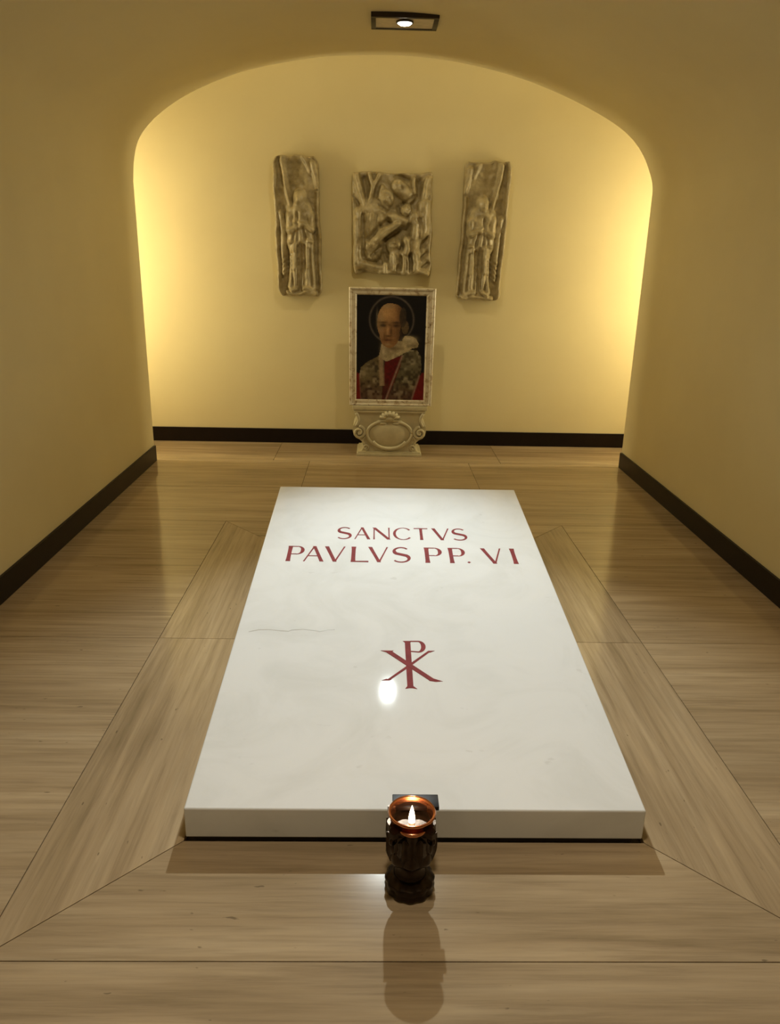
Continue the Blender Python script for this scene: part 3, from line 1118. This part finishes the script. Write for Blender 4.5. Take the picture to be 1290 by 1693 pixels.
def paint(nx, nz):
    """colours in the crop's own coordinates (x 165..800, y 165..1090)"""
    xs = 165 + (np.arange(nx) + 0.5) / nx * 635
    ys = 165 + (np.arange(nz) + 0.5) / nz * 925
    X, Y = np.meshgrid(xs, ys)
    img = np.zeros((nz, nx, 3)) + np.array((0.006, 0.005, 0.006))
    nz1 = smooth_noise((nz, nx), (40, 28), 5)
    nz2 = smooth_noise((nz, nx), (16, 11), 6)
    grain = rng.rand(nz, nx)

    def put(mask, col, vary=0.25, a=1.0):
        c = np.array(col)[None, None, :] * (1 + vary * (nz1[..., None] - 0.5) * 2)
        m = (mask.astype(float) if mask.dtype == bool else mask)[..., None] * a
        img[:] = img * (1 - m) + c * m

    def soft(cx, cy, rx, ry, p=1.0):
        return np.exp(-(((X - cx) / rx) ** 2 + ((Y - cy) / ry) ** 2) ** p)

    def ell(cx, cy, rx, ry):
        return ((X - cx) / rx) ** 2 + ((Y - cy) / ry) ** 2

    # halo
    e = np.sqrt(ell(485, 375, 203, 200))
    put(np.exp(-((e - 1) / 0.040) ** 2), (0.15, 0.12, 0.10), 0.2, 0.75)
    # red robe corners
    put(poly_in(X, Y, [(140, 830), (195, 860), (215, 1100), (140, 1100)]), (0.22, 0.012, 0.010))
    put(poly_in(X, Y, [(780, 840), (745, 900), (690, 1100), (810, 1100), (810, 840)]), (0.20, 0.008, 0.010))
    # shoulders: embroidered stole, left and right
    SL = [(190, 870), (205, 800), (270, 745), (385, 690), (420, 960), (440, 1100), (205, 1100)]
    SR = [(590, 690), (640, 640), (730, 640), (765, 690), (775, 800), (755, 900), (690, 1100), (445, 1100)]
    mL, mR = poly_in(X, Y, SL), poly_in(X, Y, SR)
    put(mL, (0.165, 0.125, 0.068), 0.3)
    put(mR, (0.135, 0.112, 0.062), 0.3)
    emb = np.clip((nz2 - 0.45) * 4, 0, 1) * np.clip((nz1 - 0.3) * 3, 0, 1)
    put(mL * emb, (0.52, 0.44, 0.29), 0.2, 0.65)
    put(mR * emb, (0.52, 0.46, 0.31), 0.2, 0.7)
    dk = np.clip((0.42 - nz1) * 5, 0, 1)
    put((mL | mR) * dk, (0.045, 0.032, 0.020), 0.2, 0.65)
    put(mL * soft(250, 830, 70, 60), (0.27, 0.23, 0.14), 0.3, 0.6)
    put(mR * soft(690, 760, 60, 80), (0.27, 0.24, 0.16), 0.3, 0.5)
    low = np.clip((Y - 900) / 160, 0, 1) * (mL | mR)
    put(low * 0.65, (0.11, 0.040, 0.030), 0.4)
    # red mozzetta panel
    put(poly_in(X, Y, [(430, 730), (590, 690), (575, 790), (455, 1100), (405, 1100), (415, 960)]), (0.13, 0.006, 0.008), 0.35)
    put(poly_in(X, Y, [(410, 960), (470, 930), (450, 1100), (405, 1100)]), (0.075, 0.022, 0.015), 0.3, 0.7)
    # pale stole edges
    put(np.exp(-(np.abs((X - (392 + (Y - 700) * 0.05))) / 24) ** 4) * (Y > 690) * (Y < 965), (0.44, 0.32, 0.20), 0.2, 0.9)
    d, t = seg_d(X, Y, (592, 690), (445, 1085))
    put(np.exp(-(d / 9) ** 2), (0.38, 0.25, 0.19), 0.15, 0.85)
    d, t = seg_d(X, Y, (755, 870), (690, 1085))
    put(np.exp(-(d / 8) ** 2), (0.36, 0.20, 0.17), 0.15, 0.8)
    d, t = seg_d(X, Y, (185, 800), (205, 1085))
    put(np.exp(-(d / 6) ** 2) * (Y > 860), (0.30, 0.12, 0.09), 0.15, 0.6)
    # neck and white fur collar
    put(poly_in(X, Y, [(395, 590), (420, 560), (600, 560), (610, 640), (560, 690), (440, 745), (372, 700), (385, 640)]), (0.46, 0.37, 0.22), 0.25)
    put(poly_in(X, Y, [(590, 545), (610, 515), (660, 512), (715, 535), (742, 580), (735, 612), (680, 625), (620, 660), (570, 690), (470, 735), (440, 745), (520, 660), (590, 610)]), (0.50, 0.41, 0.25), 0.3)
    put(soft(660, 540, 50, 22), (0.72, 0.63, 0.44), 0.2, 0.8)
    put(soft(690, 600, 40, 16), (0.20, 0.17, 0.10), 0.2, 0.6)
    put(soft(415, 640, 25, 55), (0.62, 0.50, 0.33), 0.2, 0.7)
    put(soft(500, 625, 70, 20), (0.14, 0.09, 0.045), 0.2, 0.8)
    # head
    face = (ell(462, 400, 112, 168) < 1) | (ell(468, 505, 92, 116) < 1) | (ell(490, 350, 118, 115) < 1)
    put(face, (0.33, 0.165, 0.066), 0.12)
    put(face * soft(425, 315, 85, 80), (0.62, 0.36, 0.155), 0.08, 0.9)
    put(face * soft(385, 400, 30, 120), (0.46, 0.33, 0.18), 0.1, 0.6)
    put(face * soft(430, 255, 80, 22), (0.44, 0.34, 0.20), 0.1, 0.5)
    side = np.clip((X - 515 - (Y - 380) * 0.06) / 75, 0, 1)
    put(face * side, (0.075, 0.036, 0.018), 0.2, 0.88)
    put((ell(612, 440, 33, 60) < 1), (0.115, 0.078, 0.038), 0.3)
    put(soft(620, 430, 16, 30), (0.20, 0.125, 0.06), 0.2, 0.7)
    put((ell(590, 352, 32, 86) < 1), (0.050, 0.036, 0.022), 0.3, 0.85)
    put(soft(350, 370, 9, 70), (0.30, 0.25, 0.17), 0.3, 0.6)
    # brow, eyes, nose, mouth, cheeks
    put(soft(408, 398, 44, 10), (0.10, 0.050, 0.022), 0.1, 0.9)
    put(soft(530, 400, 46, 10), (0.06, 0.030, 0.014), 0.1, 0.9)
    put(soft(408, 424, 36, 17), (0.020, 0.011, 0.007), 0.1, 1.0)
    put(soft(528, 426, 38, 17), (0.022, 0.012, 0.007), 0.1, 0.95)
    put(soft(462, 420, 20, 9), (0.09, 0.045, 0.02), 0.1, 0.7)
    put(soft(405, 425, 9, 6), (0.13, 0.09, 0.055), 0.1, 0.6)
    put(soft(408, 446, 34, 6), (0.36, 0.20, 0.09), 0.1, 0.6)
    put(soft(450, 470, 13, 44), (0.62, 0.35, 0.155), 0.1, 0.9)
    put(soft(482, 478, 12, 44), (0.075, 0.036, 0.018), 0.1, 0.85)
    put(soft(455, 517, 28, 8), (0.055, 0.024, 0.014), 0.1, 0.9)
    put(soft(430, 535, 26, 8), (0.15, 0.070, 0.030), 0.1, 0.7)
    put(soft(448, 553, 44, 8), (0.070, 0.022, 0.014), 0.1, 0.95)
    put(soft(448, 568, 32, 6), (0.30, 0.14, 0.075), 0.1, 0.7)
    put(soft(398, 495, 18, 30), (0.46, 0.25, 0.11), 0.1, 0.7)
    put(soft(420, 520, 8, 30), (0.12, 0.058, 0.026), 0.1, 0.5)
    put(soft(545, 500, 34, 50), (0.15, 0.078, 0.035), 0.1, 0.6)
    put(soft(450, 592, 32, 12), (0.42, 0.28, 0.14), 0.1, 0.7)
    img[:] *= 0.82 * (0.86 + 0.28 * grain[..., None])
    return np.clip(img, 0, 1)


NX, NZ = 120, 178
img = paint(NX, NZ)
pv, pf = [], []
for j in range(NZ + 1):
    for i in range(NX + 1):
        pv.append((IX0 + (IX1 - IX0) * i / NX, 0.017, IZ1 - (IZ1 - IZ0) * j / NZ))
for j in range(NZ):
    for i in range(NX):
        a = j * (NX + 1) + i
        pf.append((a, a + NX + 1, a + NX + 2, a + 1))
pm_ = bpy.data.meshes.new('picture')
pm_.from_pydata(pv, [], pf)
ca = pm_.color_attributes.new('tesserae', 'FLOAT_COLOR', 'CORNER')
cols = np.ones((NX * NZ, 4, 4), np.float32)
cols[:, :, :3] = img.reshape(-1, 1, 3)
ca.data.foreach_set('color', cols.ravel())
PM = Mat('mosaic_picture')
at = PM.n('ShaderNodeVertexColor', layer_name='tesserae')
PM.base(at.outputs['Color'])
PM.set(roughness=0.4, specular_ior_level=0.3)
pm_.materials.append(PM.m)
pic = link('picture', pm_, pt)
sol = pic.modifiers.new('thickness', 'SOLIDIFY')
sol.thickness = 0.03
sol.offset = -1
pic['label'] = 'dark mosaic picture of a balding man with a thin halo'

# ------------------------------------------------------------------ ceiling downlight
lx, lyc, lz = 0.008, 4.868, 2.7385
lamp = empty('ceiling_downlight', (lx, lyc, lz))
tag(lamp, 'small rectangular dark framed downlight in the vaulted ceiling', 'ceiling light')
hx, hy, ft, fh = 0.184, 0.125, 0.026, 0.022
MB().box(-hx, hx, -hy, -hy + ft, -fh, 0.004, 0.002).obj('frame_bar', FIXT, lamp, 40)
MB().box(-hx, hx, hy - ft, hy, -fh, 0.004, 0.002).obj('frame_bar', FIXT, lamp, 40)
MB().box(-hx, -hx + ft, -hy + ft, hy - ft, -fh, 0.004, 0.002).obj('frame_bar', FIXT, lamp, 40)
MB().box(hx - ft, hx, -hy + ft, hy - ft, -fh, 0.004, 0.002).obj('frame_bar', FIXT, lamp, 40)
MB().box(-hx + ft, hx - ft, -hy + ft, hy - ft, -fh + 0.004, -0.002).obj('reflector', FIXIN, lamp)
head = MB().lathe([(0.036, -0.012), (0.046, -0.014), (0.048, -0.024), (0.045, -0.029), (0.041, -0.029), (0.039, -0.024)], 32, c=(0, -0.036, 0))
head.obj('lamp_head', FIXT, lamp, 40)
MB().lathe([(0.0005, -0.020), (0.039, -0.020), (0.039, -0.027), (0.030, -0.034), (0.015, -0.038), (0.0005, -0.039)], 28, c=(0, -0.036, 0)).obj('lens', LENS, lamp, 180)

# ------------------------------------------------------------------ bronze votive lamp
VX, VY = -0.022, 1.540
vl = empty('votive_lamp', (VX, VY, 0))
tag(vl, 'dark bronze votive lamp with copper bowl standing before the white slab', 'votive lamp')
lob = lambda n, k: (lambda a, j, z: 1 + k * abs(math.cos(n * a / 2)) - k * 0.5)
MB().lathe([(0.056, 0.0), (0.060, 0.003), (0.061, 0.010), (0.058, 0.016), (0.060, 0.022), (0.061, 0.030), (0.056, 0.036), (0.050, 0.041), (0.044, 0.046)], 64,
           rad=lob(12, 0.06)).obj('foot', BRONZE, vl, 50)
MB().lathe([(0.044, 0.042), (0.038, 0.050), (0.0335, 0.062), (0.0325, 0.074), (0.035, 0.082), (0.038, 0.088), (0.040, 0.093)], 40).obj('stem', BRONZE, vl, 180)
MB().lathe([(0.036, 0.088), (0.048, 0.092), (0.056, 0.099), (0.059, 0.108), (0.058, 0.120), (0.055, 0.138), (0.054, 0.165), (0.056, 0.188), (0.057, 0.196)], 48,
           rad=lambda a, j, z: 1 + 0.05 * math.cos(8 * a)).obj('body', BRONZE, vl, 60)
# small bead leaves round the foot
leafm = None


def leaf_mesh(h, wd, bulge, curl):
    """acanthus leaf standing on the z axis, curling outwards at the tip (outwards = +x)"""
    nu, nv = 8, 12
    vs, fs = [], []
    for face in (0, 1):
        for j in range(nv + 1):
            t = j / nv
            ww = wd * (0.55 + 0.45 * math.sin(PI * min(1, t * 0.85 + 0.12))) * (1 + 0.16 * math.cos(t * 5 * PI)) * (1 - 0.5 * max(0, t - 0.8) / 0.2)
            z = h * t - (0.35 * h * max(0, t - 0.78) if True else 0)
            xo = bulge * math.sin(PI * t * 0.9) + curl * max(0, (t - 0.6) / 0.4) ** 2
            for i in range(nu + 1):
                s = i / nu * 2 - 1
                rib = 0.004 * math.exp(-(s / 0.18) ** 2) + 0.0015 * math.cos(s * 9)
                vs.append((xo - 0.010 * s * s + rib - face * 0.005, s * ww / 2, z))
    n = (nu + 1) * (nv + 1)
    for j in range(nv):
        for i in range(nu):
            a = j * (nu + 1) + i
            fs.append((a, a + 1, a + nu + 2, a + nu + 1))
            fs.append((n + a, n + a + nu + 1, n + a + nu + 2, n + a + 1))
    ring = [i for i in range(nu + 1)] + [j * (nu + 1) + nu for j in range(1, nv + 1)] + [nv * (nu + 1) + i for i in range(nu - 1, -1, -1)] + [j * (nu + 1) for j in range(nv - 1, 0, -1)]
    for i in range(len(ring)):
        a, b = ring[i], ring[(i + 1) % len(ring)]
        fs.append((a, n + a, n + b, b))
    return MB().add(vs, fs).mesh('leaf', BRONZE, 60)


big = leaf_mesh(0.098, 0.036, 0.012, 0.007)
small = leaf_mesh(0.046, 0.034, 0.012, 0.012)
for k in range(8):
    a = k * PI / 4 + PI / 8
    o = link('leaf', big, vl)
    o.location = (0.050 * math.cos(a), 0.050 * math.sin(a), 0.096)
    o.rotation_euler = (0, 0, a)
for k in range(8):
    a = k * PI / 4
    o = link('leaf', small, vl)
    o.location = (0.041 * math.cos(a), 0.041 * math.sin(a), 0.094)
    o.rotation_euler = (0, 0, a)
# concave sided top plate with cut corners, open in the middle
pl = []
c0, cc_ = 0.066, 0.010
ptsq = []
for k in range(4):
    a = k * PI / 2
    for s in np.linspace(-1, 1, 9):
        d = 0.058 - 0.006 * (1 - s * s)
        x, y = s * (0.046 if abs(s) > 0.9 else 0.040), -d * (1.0 if abs(s) > 0.8 else 0.90)
        ptsq.append((x * math.cos(a) - y * math.sin(a), x * math.sin(a) + y * math.cos(a)))
ring_in = []
for (x, y) in ptsq:
    l = math.hypot(x, y)
    ring_in.append((x / l * 0.044, y / l * 0.044))
n = len(ptsq)
vsP = [(x, y, 0.190) for x, y in ptsq] + [(x, y, 0.204) for x, y in ptsq] + [(x, y, 0.204) for x, y in ring_in] + [(x, y, 0.190) for x, y in ring_in]
fsP = []
for i in range(n):
    i2 = (i + 1) % n
    for a in range(4):
        b = (a + 1) % 4
        fsP.append((a * n + i, a * n + i2, b * n + i2, b * n + i))
MB().add(vsP, fsP).obj('top_plate', BRONZE, vl, 40)
for k in range(4):
    a = k * PI / 2 + PI / 4
    mb = MB()
    p, q = [], []
    for i in range(20):
        t = i / 19
        an = PI / 2 - t * 2.4 * PI
        rr = 0.012 * (1 - 0.75 * t)
        p.append((0.062 + rr * math.cos(an), 0.0, 0.178 + rr * math.sin(an)))
        q.append(0.0055 * (1 - 0.4 * t))
    mb.tube(p, q, 8)
    o = mb.obj('volute', BRONZE, vl, 180)
    o.rotation_euler = (0, 0, a)
# plate standing out behind the bowl
MB().box(-0.046, 0.069, 0.030, 0.078, 0.203, 0.214, 0.002).obj('back_plate', DARKWOOD, vl, 40)
# copper bowl with a rolled rim
MB().lathe([(0.0005, 0.150), (0.030, 0.150), (0.044, 0.158), (0.049, 0.175), (0.0515, 0.200), (0.0535, 0.218), (0.0575, 0.222), (0.0585, 0.225), (0.0560, 0.2285),
            (0.0525, 0.2275), (0.0505, 0.222), (0.0485, 0.200), (0.0460, 0.178), (0.041, 0.165), (0.030, 0.158), (0.0005, 0.158)], 56, caps=False).obj('bowl', COPPER, vl, 60)
# copper lip on the front of the bowl
MB().tube([(0.0555 * math.sin(t), -0.0555 * math.cos(t), 0.2065 - 0.004 * math.cos(t * 2)) for t in np.linspace(-0.55, 0.55, 16)], [0.002 + 0.0042 * math.cos(t * 2.6) for t in np.linspace(-0.55, 0.55, 16)], 8).obj('lip', COPPER, vl, 180)

cd_ = empty('candle', (VX, VY, 0.1585))
tag(cd_, 'lit candle in glass ring inside the copper bowl', 'candle')
MB().lathe([(0.0005, 0.0), (0.027, 0.0), (0.030, 0.004), (0.031, 0.028), (0.0285, 0.030), (0.0265, 0.026), (0.0255, 0.018), (0.0005, 0.016)], 36, caps=False).obj('glass_ring', GLASSY, cd_, 50)
MB().lathe([(0.0005, 0.0145), (0.024, 0.0145), (0.024, 0.0185), (0.020, 0.0195), (0.0005, 0.019)], 32, caps=False).obj('wax', WAX, cd_, 50)
MB().tube([(0, 0, 0.017), (0.0005, 0, 0.024), (0.0, 0, 0.030)], 0.0012, 6).obj('wick', GROUT, cd_)
MB().lathe([(0.0004, 0.026), (0.0052, 0.030), (0.0078, 0.038), (0.0076, 0.050), (0.0056, 0.064), (0.0026, 0.076), (0.0003, 0.084)], 20).obj('flame', FLAME, cd_, 180)
fl = bpy.data.lights.new('flame_light', 'POINT')
fl.energy = 0.35
fl.color = (1.0, 0.55, 0.22)
fl.shadow_soft_size = 0.008
flo = bpy.data.objects.new('flame_light', fl)
COL.objects.link(flo)
flo.location = (VX, VY, 0.252)
